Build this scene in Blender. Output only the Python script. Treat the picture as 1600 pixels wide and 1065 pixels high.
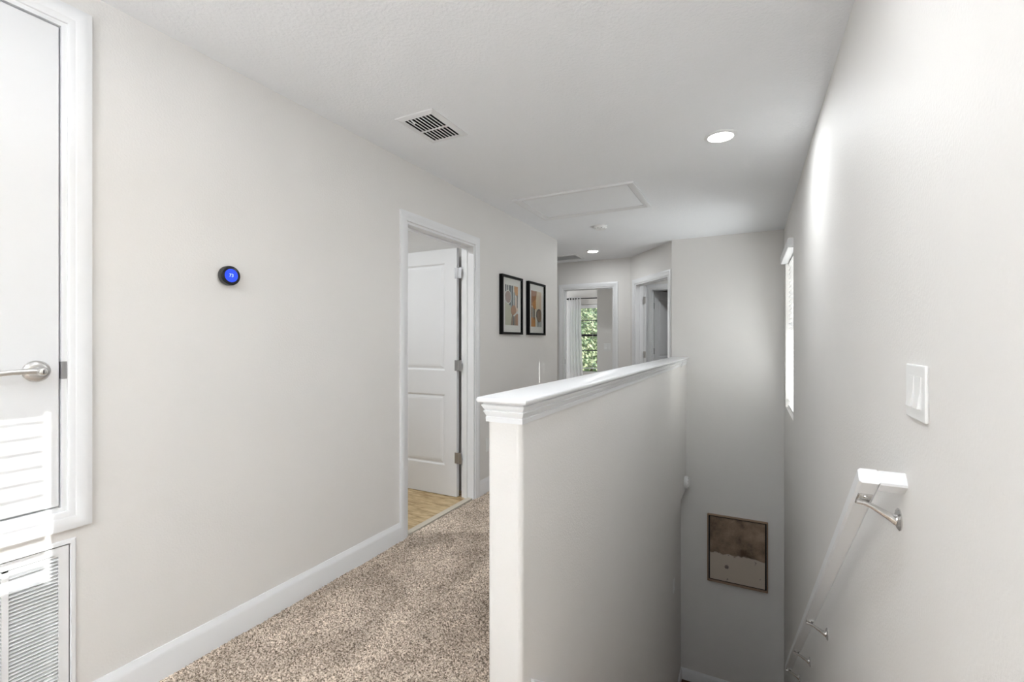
import bpy, bmesh, math, random
import numpy as np
from mathutils import Vector, Matrix

for o in list(bpy.data.objects):
    bpy.data.objects.remove(o, do_unlink=True)
S = bpy.context.scene
C = S.collection
random.seed(4)
rng = np.random.default_rng(4)

# ------------------------------------------------------------------ camera, sky, sun, daylight, exposure
cam = bpy.data.cameras.new('camera')
cam.sensor_width = 36.0
cam.lens = 16.184
cam.clip_start = 0.02
cam_o = bpy.data.objects.new('camera', cam)
cam_o.location = (0, 0, 1.274)
cam_o.rotation_euler = (math.pi / 2, 0, 0.4768)
C.objects.link(cam_o)
S.camera = cam_o

S.view_settings.view_transform = 'Standard'
S.view_settings.look = 'None'
S.view_settings.gamma = 1.0
S.view_settings.use_curve_mapping = False
S.view_settings.exposure = 1.4

SUN_DIR = Vector((-1, 0.015, -0.42)).normalized()
world = bpy.data.worlds.new('sky')
S.world = world
world.use_nodes = True
wn = world.node_tree.nodes
bg = wn['Background']
sky = wn.new('ShaderNodeTexSky')
sky.sky_type = 'NISHITA'
sky.sun_disc = False
sky.sun_elevation = math.asin(-SUN_DIR.z)
sky.sun_rotation = math.radians(90)
world.node_tree.links.new(sky.outputs[0], bg.inputs[0])
bg.inputs[1].default_value = 0.06

def light(name, kind, loc, energy, direction=None, size=1.0, size_y=None, color=(1, 1, 1), shape=None):
    l = bpy.data.lights.new(name, kind)
    l.energy = energy
    l.color = color
    if kind == 'AREA':
        l.shape = shape or ('RECTANGLE' if size_y else 'SQUARE')
        l.size = size
        if size_y:
            l.size_y = size_y
    o = bpy.data.objects.new(name, l)
    o.location = loc
    if direction is not None:
        o.rotation_euler = Vector(direction).to_track_quat('-Z', 'Y').to_euler()
    C.objects.link(o)
    return o

sun = light('sun', 'SUN', (6, 0, 6), 2.2, SUN_DIR, color=(1.0, 0.985, 0.965))
sun.data.angle = math.radians(0.27)
# area lamps added as daylight; the loft and bedroom side windows are made up
light('loft_fill_lamp', 'AREA', (-0.85, -5.12, 1.35), 7, (0, 1, 0.9), 1.9, 1.45, (0.93, 0.97, 1.0))
light('stair_window_daylight', 'AREA', (0.95, 4.86, 1.05), 14, (-1, 0, 0.9), 0.95, 1.5, (0.97, 0.985, 1.0))
light('bedroom_fill_lamp', 'AREA', (-5.12, 8.3, 1.35), 14, (1, 0, 0), 1.0, 1.4, (0.95, 0.98, 1.0))

# ------------------------------------------------------------------ helpers
WORLD = {}

def link_mesh(name, me, mat, parent, origin):
    o = bpy.data.objects.new(name, me)
    C.objects.link(o)
    if mat is not None and not me.materials:
        me.materials.append(mat)
    WORLD[o.name] = Vector(origin)
    if parent is not None:
        o.parent = parent
        o.location = Vector(origin) - WORLD[parent.name]
    else:
        o.location = origin
    return o

class MB:
    """collects shapes in a local frame (u, n, z) -> world, and builds ONE mesh"""
    def __init__(self, T=None):
        self.v, self.f, self.T = [], [], T
    def add(self, vs, fs):
        b = len(self.v)
        for p in vs:
            p = Vector(p)
            self.v.append(self.T(p) if self.T else p)
        for q in fs:
            self.f.append([b + i for i in q])
        return self
    def box(self, x0, y0, z0, x1, y1, z1):
        vs = [(x0, y0, z0), (x1, y0, z0), (x1, y1, z0), (x0, y1, z0), (x0, y0, z1), (x1, y0, z1), (x1, y1, z1), (x0, y1, z1)]
        return self.add(vs, [(0, 3, 2, 1), (4, 5, 6, 7), (0, 1, 5, 4), (1, 2, 6, 5), (2, 3, 7, 6), (3, 0, 4, 7)])
    def loft(self, rings, cap=True, closed=True):
        n = len(rings[0]); vs = [p for r in rings for p in r]; fs = []
        for k in range(len(rings) - 1):
            for i in range(n if closed else n - 1):
                j = (i + 1) % n
                fs.append((k * n + i, k * n + j, (k + 1) * n + j, (k + 1) * n + i))
        if cap:
            fs.append(tuple(reversed(range(n))))
            fs.append(tuple((len(rings) - 1) * n + i for i in range(n)))
        return self.add(vs, fs)
    def lathe(self, center, axis, prof, n=28):
        """prof: list of (distance along axis, radius)"""
        axis = Vector(axis).normalized()
        e1 = axis.orthogonal().normalized(); e2 = axis.cross(e1)
        c = Vector(center)
        rings = [[c + axis * a + (e1 * math.cos(2 * math.pi * i / n) + e2 * math.sin(2 * math.pi * i / n)) * max(r, 1e-5) for i in range(n)] for a, r in prof]
        return self.loft(rings)
    def tube(self, pts, r, n=10):
        pts = [Vector(p) for p in pts]
        rings = []
        for i, p in enumerate(pts):
            d = (pts[min(i + 1, len(pts) - 1)] - pts[max(i - 1, 0)]).normalized()
            e1 = d.orthogonal().normalized() if i == 0 else (e1 - d * e1.dot(d)).normalized()
            e2 = d.cross(e1)
            rr = r[i] if isinstance(r, (list, tuple)) else r
            rings.append([p + (e1 * math.cos(2 * math.pi * k / n) + e2 * math.sin(2 * math.pi * k / n)) * rr for k in range(n)])
        return self.loft(rings)
    def sweep(self, rect, prof, closed=False):
        """mitred moulding round a rectangle (u0, z0, u1, z1); prof: (outward offset, n) points"""
        u0, z0, u1, z1 = rect
        cs = [(u0, z0), (u0, z1), (u1, z1), (u1, z0)]
        ds = [(-1, -1), (-1, 1), (1, 1), (1, -1)] if closed else [(-1, 0), (-1, 1), (1, 1), (1, 0)]
        rings = [[(c[0] + d[0] * o, n, c[1] + d[1] * o) for o, n in prof] for c, d in zip(cs, ds)]
        if closed:
            rings.append(rings[0])
        return self.loft(rings, cap=not closed)
    def build(self, name, mat, parent=None, smooth=False, bevel=0, seg=2, origin=None, auto=None, merge=True):
        vs = self.v
        if origin is None:
            xs = [p.x for p in vs]; ys = [p.y for p in vs]; zs = [p.z for p in vs]
            origin = Vector(((min(xs) + max(xs)) / 2, (min(ys) + max(ys)) / 2, min(zs)))
        me = bpy.data.meshes.new(name)
        me.from_pydata([tuple(p - Vector(origin)) for p in vs], [], self.f)
        bm = bmesh.new(); bm.from_mesh(me)
        if merge:
            bmesh.ops.remove_doubles(bm, verts=bm.verts, dist=1e-6)
        bmesh.ops.recalc_face_normals(bm, faces=bm.faces)
        if bevel:
            es = [e for e in bm.edges if len(e.link_faces) == 2 and e.calc_face_angle(0) > 0.6]
            bmesh.ops.bevel(bm, geom=es, offset=bevel, segments=seg, affect='EDGES', profile=0.6)
        bm.to_mesh(me); bm.free()
        if smooth or auto:
            for p in me.polygons:
                p.use_smooth = True
            if auto:
                me.set_sharp_from_angle(angle=auto)
        return link_mesh(name, me, mat, parent, origin)

def frame(o, u, n):
    o, u, n = Vector(o), Vector(u).normalized(), Vector(n).normalized()
    return lambda p: o + u * p[0] + n * p[1] + Vector((0, 0, 1)) * p[2]

def tag(o, label, cat, group=None, kind=None):
    o['label'] = label
    o['category'] = cat
    if group:
        o['group'] = group
    if kind:
        o['kind'] = kind
    return o

def thing(name, loc, label, cat, group=None, kind=None):
    o = bpy.data.objects.new(name, None)
    o.empty_display_size = 0.05
    o.location = loc
    C.objects.link(o)
    WORLD[o.name] = Vector(loc)
    return tag(o, label, cat, group, kind)

def dupe(o, delta, parent=None):
    c = o.copy()
    C.objects.link(c)
    c.location = o.location + Vector(delta)
    if parent is not None:
        c.parent = parent
    WORLD[c.name] = WORLD[o.name] + Vector(delta)
    return c

def wall(name, T, u0, u1, z0, z1, thick, mat, holes=(), label='', cat='wall'):
    us = sorted({u0, u1, *[h[0] for h in holes], *[h[2] for h in holes]})
    zs = sorted({z0, z1, *[h[1] for h in holes], *[h[3] for h in holes]})
    def solid(i, j):
        if not (0 <= i < len(us) - 1 and 0 <= j < len(zs) - 1):
            return False
        uc, zc = (us[i] + us[i + 1]) / 2, (zs[j] + zs[j + 1]) / 2
        return not any(h[0] < uc < h[2] and h[1] < zc < h[3] for h in holes)
    m = MB(T)
    for i in range(len(us) - 1):
        for j in range(len(zs) - 1):
            if not solid(i, j):
                continue
            a, b, c, d = us[i], us[i + 1], zs[j], zs[j + 1]
            for n in (0, -thick):
                m.add([(a, n, c), (b, n, c), (b, n, d), (a, n, d)], [(0, 1, 2, 3)])
            for (di, dj, p, q) in ((-1, 0, (a, c), (a, d)), (1, 0, (b, c), (b, d)), (0, -1, (a, c), (b, c)), (0, 1, (a, d), (b, d))):
                if not solid(i + di, j + dj):
                    m.add([(p[0], 0, p[1]), (q[0], 0, q[1]), (q[0], -thick, q[1]), (p[0], -thick, p[1])], [(0, 1, 2, 3)])
    o = m.build(name, mat)
    return tag(o, label, cat, kind='structure')

# ------------------------------------------------------------------ materials
def new_mat(name):
    m = bpy.data.materials.new(name)
    m.use_nodes = True
    return m, m.node_tree.nodes, m.node_tree.links, m.node_tree.nodes['Principled BSDF']

def simple(name, col, rough=0.5, metal=0.0, spec=0.5, bump=None, var=0.0):
    """procedural: noise-varied colour plus optional noise bump (scale, distance)"""
    m, N, L, B = new_mat(name)
    B.inputs['Roughness'].default_value = rough
    B.inputs['Metallic'].default_value = metal
    B.inputs['Specular IOR Level'].default_value = spec
    g = N.new('ShaderNodeNewGeometry')
    nz = N.new('ShaderNodeTexNoise')
    nz.inputs['Scale'].default_value = 6.0
    L.new(g.outputs['Position'], nz.inputs['Vector'])
    mx = N.new('ShaderNodeMix'); mx.data_type = 'RGBA'
    mx.inputs[6].default_value = (*[c * (1 - var) for c in col], 1)
    mx.inputs[7].default_value = (*[min(1, c * (1 + var)) for c in col], 1)
    L.new(nz.outputs['Fac'], mx.inputs[0])
    L.new(mx.outputs[2], B.inputs['Base Color'])
    if bump:
        sc, dist = bump
        n2 = N.new('ShaderNodeTexNoise')
        n2.inputs['Scale'].default_value = sc
        n2.inputs['Detail'].default_value = 3.0
        L.new(g.outputs['Position'], n2.inputs['Vector'])
        rp = N.new('ShaderNodeValToRGB')
        rp.color_ramp.elements[0].position = 0.4
        rp.color_ramp.elements[1].position = 0.62
        L.new(n2.outputs['Fac'], rp.inputs[0])
        bp = N.new('ShaderNodeBump')
        bp.inputs['Strength'].default_value = 1.0
        bp.inputs['Distance'].default_value = dist
        L.new(rp.outputs[0], bp.inputs['Height'])
        L.new(bp.outputs[0], B.inputs['Normal'])
    return m

def emit(name, col, strength):
    m, N, L, B = new_mat(name)
    B.inputs['Base Color'].default_value = (*col, 1)
    B.inputs['Emission Color'].default_value = (*col, 1)
    B.inputs['Emission Strength'].default_value = strength
    return m

M = {}
M['wall'] = simple('beige_wall_paint', (0.80, 0.781, 0.757), 0.6, spec=0.35, bump=(130, 0.00022), var=0.01)
M['ceiling'] = simple('ceiling_paint', (0.925, 0.94, 0.962), 0.8, bump=(75, 0.0006), var=0.01)
M['white'] = simple('white_trim_paint', (0.85, 0.855, 0.865), 0.3, var=0.005)
M['door'] = simple('white_door_paint', (0.81, 0.815, 0.825), 0.35, var=0.005)
M['plastic'] = simple('white_plastic', (0.86, 0.86, 0.85), 0.35)
M['slat'] = simple('white_blind_slat', (0.88, 0.88, 0.88), 0.4)
M['nickel'] = simple('satin_nickel', (0.62, 0.61, 0.60), 0.28, metal=1.0)
M['chrome'] = simple('bright_nickel', (0.72, 0.71, 0.70), 0.2, metal=1.0)
M['hinge'] = simple('dull_hinge_metal', (0.40, 0.40, 0.41), 0.38, metal=1.0)
M['dark'] = simple('duct_black', (0.012, 0.012, 0.013), 0.8)
M['bronze'] = simple('black_window_frame', (0.02, 0.02, 0.022), 0.45)
M['blackframe'] = simple('black_picture_frame', (0.004, 0.0038, 0.0038), 0.5, spec=0.12)
M['mat'] = simple('picture_mat', (0.83, 0.78, 0.75), 0.6)
M['black_plastic'] = simple('black_glossy_plastic', (0.01, 0.01, 0.012), 0.15)
M['steel_ring'] = simple('dark_steel_ring', (0.10, 0.10, 0.10), 0.3, metal=0.9)
M['screen'] = emit('blue_screen', (0.012, 0.05, 0.85), 0.36)
M['digits'] = emit('white_digits', (0.6, 0.75, 1.0), 0.32)
M['lens'] = emit('led_lens', (1.0, 0.97, 0.93), 7.0)
M['woodframe'] = simple('oak_floater_frame', (0.33, 0.22, 0.15), 0.55, var=0.2)
M['lowerfloor'] = simple('brown_lower_floor', (0.13, 0.06, 0.035), 0.5, var=0.35)
M['threshold'] = simple('marble_threshold', (0.62, 0.56, 0.47), 0.3, var=0.06)
M['bark'] = simple('bark', (0.12, 0.09, 0.06), 0.9, bump=(30, 0.01), var=0.3)
M['grass'] = simple('lawn', (0.08, 0.16, 0.04), 0.9, var=0.4)
M['paving'] = simple('pale_concrete', (0.55, 0.54, 0.52), 0.9, bump=(40, 0.002), var=0.08)
M['rod'] = simple('black_curtain_rod', (0.02, 0.018, 0.016), 0.4, metal=0.5)
M['drywall_edge'] = M['wall']

def carpet_mat():
    m, N, L, B = new_mat('brown_speckled_carpet')
    B.inputs['Roughness'].default_value = 0.95
    B.inputs['Specular IOR Level'].default_value = 0.1
    g = N.new('ShaderNodeNewGeometry')
    v = N.new('ShaderNodeTexVoronoi'); v.inputs['Scale'].default_value = 215
    L.new(g.outputs['Position'], v.inputs['Vector'])
    sp = N.new('ShaderNodeSeparateColor'); L.new(v.outputs['Color'], sp.inputs[0])
    r = N.new('ShaderNodeValToRGB')
    r.color_ramp.elements[0].position = 0.0; r.color_ramp.elements[0].color = (0.13, 0.095, 0.07, 1)
    r.color_ramp.elements[1].position = 1.0; r.color_ramp.elements[1].color = (0.93, 0.81, 0.69, 1)
    e = r.color_ramp.elements.new(0.45); e.color = (0.52, 0.42, 0.33, 1)
    L.new(sp.outputs[0], r.inputs[0])
    mp = N.new('ShaderNodeMapping'); mp.inputs['Scale'].default_value = (1.0, 0.55, 1.0)
    mp.inputs['Rotation'].default_value = (0, 0, 0.3)
    L.new(g.outputs['Position'], mp.inputs[0])
    nz = N.new('ShaderNodeTexNoise'); nz.inputs['Scale'].default_value = 5.5; nz.inputs['Detail'].default_value = 4
    L.new(mp.outputs[0], nz.inputs['Vector'])
    r2 = N.new('ShaderNodeValToRGB')
    r2.color_ramp.elements[0].position = 0.36; r2.color_ramp.elements[0].color = (0.76, 0.75, 0.74, 1)
    r2.color_ramp.elements[1].position = 0.64; r2.color_ramp.elements[1].color = (1.12, 1.12, 1.12, 1)
    L.new(nz.outputs['Fac'], r2.inputs[0])
    mx = N.new('ShaderNodeMix'); mx.data_type = 'RGBA'; mx.blend_type = 'MULTIPLY'; mx.inputs[0].default_value = 1
    L.new(r.outputs[0], mx.inputs[6]); L.new(r2.outputs[0], mx.inputs[7])
    L.new(mx.outputs[2], B.inputs['Base Color'])
    return m
M['carpet'] = carpet_mat()

def stone_mat():
    m, N, L, B = new_mat('golden_stone_floor')
    B.inputs['Roughness'].default_value = 0.4
    g = N.new('ShaderNodeNewGeometry')
    mp = N.new('ShaderNodeMapping'); mp.inputs['Scale'].default_value = (1.6, 6, 1)
    L.new(g.outputs['Position'], mp.inputs[0])
    nz = N.new('ShaderNodeTexNoise'); nz.inputs['Scale'].default_value = 5; nz.inputs['Detail'].default_value = 7
    nz.inputs['Distortion'].default_value = 0.7
    L.new(mp.outputs[0], nz.inputs['Vector'])
    r = N.new('ShaderNodeValToRGB')
    r.color_ramp.elements[0].position = 0.36; r.color_ramp.elements[0].color = (0.36, 0.23, 0.10, 1)
    r.color_ramp.elements[1].position = 0.66; r.color_ramp.elements[1].color = (0.68, 0.53, 0.31, 1)
    e = r.color_ramp.elements.new(0.5); e.color = (0.55, 0.40, 0.21, 1)
    L.new(nz.outputs['Fac'], r.inputs[0]); L.new(r.outputs[0], B.inputs['Base Color'])
    return m
M['stone'] = stone_mat()

def glass_mat():
    m, N, L, B = new_mat('clear_window_glass')
    out = N['Material Output']
    N.remove(B)
    t = N.new('ShaderNodeBsdfTransparent'); t.inputs[0].default_value = (0.97, 0.985, 0.98, 1)
    gl = N.new('ShaderNodeBsdfGlossy'); gl.inputs['Roughness'].default_value = 0.02
    lw = N.new('ShaderNodeLayerWeight'); lw.inputs[0].default_value = 0.2
    mr = N.new('ShaderNodeMapRange'); mr.inputs[3].default_value = 0.02; mr.inputs[4].default_value = 0.25
    L.new(lw.outputs['Facing'], mr.inputs[0])
    mx = N.new('ShaderNodeMixShader')
    L.new(mr.outputs[0], mx.inputs[0]); L.new(t.outputs[0], mx.inputs[1]); L.new(gl.outputs[0], mx.inputs[2])
    L.new(mx.outputs[0], out.inputs[0])
    return m
M['glass'] = glass_mat()

def sheer_mat():
    m, N, L, B = new_mat('sheer_white_voile')
    out = N['Material Output']
    N.remove(B)
    d = N.new('ShaderNodeBsdfDiffuse'); d.inputs[0].default_value = (0.9, 0.9, 0.9, 1)
    tl = N.new('ShaderNodeBsdfTranslucent'); tl.inputs[0].default_value = (0.92, 0.92, 0.93, 1)
    tr = N.new('ShaderNodeBsdfTransparent')
    wv = N.new('ShaderNodeTexNoise'); wv.inputs['Scale'].default_value = 300
    m1 = N.new('ShaderNodeMixShader'); m1.inputs[0].default_value = 0.6
    m2 = N.new('ShaderNodeMixShader')
    mr = N.new('ShaderNodeMapRange'); mr.inputs[3].default_value = 0.05; mr.inputs[4].default_value = 0.18
    L.new(wv.outputs['Fac'], mr.inputs[0]); L.new(mr.outputs[0], m2.inputs[0])
    L.new(d.outputs[0], m1.inputs[1]); L.new(tl.outputs[0], m1.inputs[2])
    L.new(m1.outputs[0], m2.inputs[1]); L.new(tr.outputs[0], m2.inputs[2])
    L.new(m2.outputs[0], out.inputs[0])
    return m
M['sheer'] = sheer_mat()

def leaf_mat(name, c0, c1):
    m, N, L, B = new_mat(name)
    B.inputs['Roughness'].default_value = 0.6
    g = N.new('ShaderNodeNewGeometry')
    v = N.new('ShaderNodeTexVoronoi'); v.inputs['Scale'].default_value = 7
    L.new(g.outputs['Position'], v.inputs['Vector'])
    sp = N.new('ShaderNodeSeparateColor'); L.new(v.outputs['Color'], sp.inputs[0])
    r = N.new('ShaderNodeValToRGB')
    r.color_ramp.elements[0].color = (*c0, 1); r.color_ramp.elements[1].color = (*c1, 1)
    L.new(sp.outputs[1], r.inputs[0]); L.new(r.outputs[0], B.inputs['Base Color'])
    return m
M['leaf'] = leaf_mat('tree_leaf', (0.13, 0.26, 0.12), (0.74, 0.80, 0.50))

def canvas_mat():
    """brown washed upper field over a chipped cream lower field, split along the canvas height"""
    m, N, L, B = new_mat('brown_cream_canvas_print')
    B.inputs['Roughness'].default_value = 0.7
    g = N.new('ShaderNodeNewGeometry')
    sx = N.new('ShaderNodeSeparateXYZ'); L.new(g.outputs['Position'], sx.inputs[0])
    nz = N.new('ShaderNodeTexNoise'); nz.inputs['Scale'].default_value = 11; nz.inputs['Detail'].default_value = 6
    L.new(g.outputs['Position'], nz.inputs['Vector'])
    add = N.new('ShaderNodeMath'); add.operation = 'MULTIPLY_ADD'; add.inputs[1].default_value = 0.09
    L.new(nz.outputs['Fac'], add.inputs[0]); L.new(sx.outputs[2], add.inputs[2])
    st = N.new('ShaderNodeMapRange'); st.inputs[1].default_value = -1.018; st.inputs[2].default_value = -1.006
    L.new(add.outputs[0], st.inputs[0])
    up = N.new('ShaderNodeValToRGB')
    up.color_ramp.elements[0].position = 0.33; up.color_ramp.elements[0].color = (0.085, 0.05, 0.03, 1)
    up.color_ramp.elements[1].position = 0.68; up.color_ramp.elements[1].color = (0.40, 0.29, 0.205, 1)
    n2 = N.new('ShaderNodeTexNoise'); n2.inputs['Scale'].default_value = 4.5; n2.inputs['Detail'].default_value = 8; n2.inputs['Roughness'].default_value = 0.65
    L.new(g.outputs['Position'], n2.inputs['Vector']); L.new(n2.outputs['Fac'], up.inputs[0])
    lo = N.new('ShaderNodeValToRGB')
    lo.color_ramp.elements[0].position = 0.30; lo.color_ramp.elements[0].color = (0.17, 0.13, 0.12, 1)
    lo.color_ramp.elements[1].position = 0.335; lo.color_ramp.elements[1].color = (0.56, 0.48, 0.40, 1)
    L.new(nz.outputs['Fac'], lo.inputs[0])
    mx = N.new('ShaderNodeMix'); mx.data_type = 'RGBA'
    L.new(st.outputs[0], mx.inputs[0]); L.new(lo.outputs[0], mx.inputs[6]); L.new(up.outputs[0], mx.inputs[7])
    L.new(mx.outputs[2], B.inputs['Base Color'])
    return m
M['canvas'] = canvas_mat()

# ------------------------------------------------------------------ dimensions (metres; camera foot at the origin)
XL, XR = -1.969, 0.317            # faces of the hall's left wall and of the stair's right wall
XH0, XH1, YH = -0.767, -0.641, 1.308   # half wall: hall face, stair face, near end
YF, YLE, YB = 5.556, 4.944, 6.4376     # far stair wall, end of left wall, back wall
H, ZL = 2.436, -2.57              # ceiling, lower floor
YBACK, XFAR = -5.0, -3.3          # loft back wall, hall's hidden left end
TW = 0.115

# ------------------------------------------------------------------ shell
TL = frame((XL, 0, 0), (0, 1, 0), (1, 0, 0))       # u = +Y, n = into the hall
TR = frame((XR, 0, 0), (0, 1, 0), (-1, 0, 0))
TF = frame((0, YF, 0), (1, 0, 0), (0, -1, 0))
TB = frame((0, YB, 0), (1, 0, 0), (0, -1, 0))
A2 = Vector((-0.767, YF, 0)); B2 = Vector((-1.474, YB, 0))
DA = (B2 - A2).normalized(); NA = Vector((-DA.y, DA.x, 0))
if NA.y > 0:
    NA = -NA
TA = frame(A2, DA, NA)

D1 = (2.325, 0.0, 3.153, 2.045)      # bathroom doorway (Y0, z0, Y1, z1)
DAC = (-0.10, 0.725, 0.664, 2.300)   # access door in the left wall
GR = (0.0, 0.09, 0.675, 0.62)        # return grille hole
W1 = (4.40, 0.62, 5.32, 2.075)       # stair window
W2 = (-0.33, 0.62, 0.59, 2.075)      # loft side window
D3 = (-2.47, 0.0, -1.71, 2.045)      # bedroom doorway (X0, z0, X1, z1)
D2 = (0.135, 0.0, 0.985, 2.045)      # doorway in the angled wall

wall('wall_left', TL, YBACK, YLE, 0, H, TW, M['wall'], [D1, DAC, GR], 'beige textured hall wall on the left with the thermostat and two pictures')
wall('wall_right', TR, YBACK, YF + 0.2, ZL, H, 0.11, M['wall'], [W1, W2], 'beige textured wall on the right carrying the stair handrail')
wall('wall_far', TF, -0.80, XR, ZL, H, TW, M['wall'], [], 'beige wall at the foot of the stairs holding the brown painting')
wall('wall_angled', TA, 0, (B2 - A2).length, 0, H, TW, M['wall'], [D2], 'short angled beige wall around the doorway beyond the ledge')
wall('wall_back', TB, XFAR, -1.474, 0, H, TW, M['wall'], [D3], 'beige wall at the end of the hall around the bedroom doorway')
wall('wall_passage', frame((XFAR, 0, 0), (0, 1, 0), (1, 0, 0)), YLE - 0.1, YB, 0, H, TW, M['wall'], [], 'beige wall closing the side passage at the hall end')
wall('wall_return', frame((0, YLE, 0), (1, 0, 0), (0, 1, 0)), XFAR, XL - TW, 0, H, TW, M['wall'], [], 'beige wall turning the corner behind the two pictures')
W3 = (-1.75, 0.62, 0.05, 2.06)
wall('wall_rear', frame((0, YBACK, 0), (1, 0, 0), (0, 1, 0)), XL, XR, 0, H, TW, M['wall'], [W3], 'beige loft wall behind the viewer')

# half wall with bullnosed near end and rounded opening at its foot
m = MB()
pr = []
zt, zb, yo, zo, r = 1.0135, ZL, 4.68, -0.40, 0.16
pr += [(YH, zt), (YH, zb), (yo, zb)]
for k in range(9):
    t = k / 8 * math.pi / 2
    pr.append((yo + r - r * math.cos(t), zo - r + r * math.sin(t)))
pr += [(YF, zo), (YF, zt)]
m.loft([[(XH0, y, z) for y, z in pr], [(XH1, y, z) for y, z in pr]])
hw = m.build('wall_half', M['wall'])
bm = bmesh.new(); bm.from_mesh(hw.data)
es = [e for e in bm.edges if all(abs(v.co.y + hw.location.y - YH) < 1e-4 for v in e.verts) and abs(e.verts[0].co.x - e.verts[1].co.x) < 1e-4]
bmesh.ops.bevel(bm, geom=es, offset=0.018, segments=5, affect='EDGES', profile=0.5)
es = [e for e in bm.edges if len(e.link_faces) == 2 and e.is_boundary is False and all(v.co.y + hw.location.y > yo - 1e-3 and v.co.z + hw.location.z < zo + 1e-3 for v in e.verts) and e.calc_face_angle(0) > 1.2]
bmesh.ops.bevel(bm, geom=es, offset=0.012, segments=3, affect='EDGES', profile=0.5)
bm.to_mesh(hw.data); bm.free()
tag(hw, 'beige half wall between carpeted hall and stairwell with rounded near corner', 'half wall', kind='structure')
o = MB().box(-0.82, yo, ZL, -0.70, YF, zo).build('wall_recess', M['wall'])
tag(o, 'beige recessed wall beside the stair foot under the half wall', 'wall', kind='structure')

# cap on the half wall: crown moulding and board
cap = thing('trim_1', ((XH0 + XH1) / 2, YH, 1.0135), 'white painted ledge with crown moulding along the half wall', 'ledge', kind='structure')
def cap_rings(prof, y1):
    """prof: (outward offset, z); open U round left side, near end and right side"""
    rings = []
    for (x, y, dx, dy) in ((XH0, y1, -1, 0), (XH0, YH, -1, -1), (XH1, YH, 1, -1), (XH1, y1, 1, 0)):
        rings.append([(x + dx * o_, y + dy * o_, z) for o_, z in prof])
    return rings
mold = [(-0.02, 1.010), (0.0035, 1.010), (0.0045, 1.025), (0.0015, 1.0275), (0.0035, 1.031), (0.0095, 1.043), (0.010, 1.046), (0.0055, 1.0485), (0.009, 1.053), (0.0145, 1.063), (0.0145, 1.0665), (0.0095, 1.069), (0.0095, 1.076), (-0.02, 1.076)]
MB().loft(cap_rings(mold, YF)).build('crown_moulding', M['white'], cap, auto=0.6)
m = MB()
o_ = 0.026
for z0_, z1_, e in ((1.075, 1.092, 0.006),):
    rr = []
    for z, ins in ((z0_, 0.003), (z0_ + 0.004, 0.0), (z1_ - e, 0.0), (z1_ - 0.002, 0.002), (z1_, e)):
        k = o_ - ins
        rr.append([(XH0 - k, YF, z), (XH0 - k, YH - k, z), (XH1 + k, YH - k, z), (XH1 + k, YF, z)])
    m.loft(rr)
m.build('ledge_board', M['white'], cap, auto=0.9)
MB().loft([[(XH1 + 0.0275, 5.10, z) if False else (XH1 + q, 5.10, z) for q, z in ((0, 1.005), (0.008, 1.005), (0.0185, 1.076), (0.0285, 1.076), (0.0285, 1.094), (0, 1.094))],
           [(XH1 + q, 5.115, z) for q, z in ((0, 1.005), (0.008, 1.005), (0.0185, 1.076), (0.0285, 1.076), (0.0285, 1.094), (0, 1.094))]]).build('caulked_joint', M['white'], cap)

# ceiling with holes for supply vents
VT = (-1.62, 1.89, -1.44, 2.157)
V2 = (-2.46, 5.89, -2.09, 6.18)
def slab(name, xs, ys, z0, z1, holes, mat, label, cat):
    m = MB()
    X = sorted({*xs, *[h[0] for h in holes], *[h[2] for h in holes]}); Y = sorted({*ys, *[h[1] for h in holes], *[h[3] for h in holes]})
    for i in range(len(X) - 1):
        for j in range(len(Y) - 1):
            xc, yc = (X[i] + X[i + 1]) / 2, (Y[j] + Y[j + 1]) / 2
            if any(h[0] < xc < h[2] and h[1] < yc < h[3] for h in holes):
                continue
            m.box(X[i], Y[j], z0, X[i + 1], Y[j + 1], z1)
    return tag(m.build(name, mat), label, cat, kind='structure')
slab('ceiling_rooms', (XR + 0.11, 1.7), (YF + 0.05, 9.7), H, H + 0.12, [], M['ceiling'], 'white ceiling of the room beyond the angled doorway', 'ceiling')
slab('ceiling', (XFAR - 2.2, XR + 0.11), (YBACK - 0.1, 9.7), H, H + 0.12, [VT, V2], M['ceiling'], 'white textured ceiling above the hall and stairwell', 'ceiling')

# floors
YS = 1.50                            # first riser
slab('floor', (XL, XR), (YBACK, YF), -0.25, 0.0, [(XH0 + 0.01, YS, XR, YF)], M['carpet'], 'floor slab of the upper hall under the brown carpet', 'floor')
o = MB().box(XFAR, YLE, -0.25, XL, 9.6, 0.0).box(XL, YF + 0.01, -0.25, 1.6, 9.6, 0.0)
tag(o.build('floor_rooms', M['carpet']), 'brown carpeted floor of the rooms beyond the hall', 'floor', kind='structure')
o = MB().box(-4.2, 1.4, -0.25, XL - 0.045, 4.0, 0.004).build('floor_bathroom', M['stone'])
tag(o, 'golden stone-look floor inside the bathroom doorway', 'floor', kind='structure')
o = MB().box(XL - 0.06, D1[0], -0.01, XL - 0.012, D1[2], 0.012).build('trim_2', M['threshold'], bevel=0.003)
tag(o, 'pale stone threshold strip between carpet and bathroom floor', 'threshold', kind='structure')
o = MB().box(-0.9, 4.0, ZL - 0.2, XR, YF, ZL).build('floor_lower', M['lowerfloor'])
tag(o, 'dark brown floor at the foot of the stairs', 'floor', kind='structure')

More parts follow.
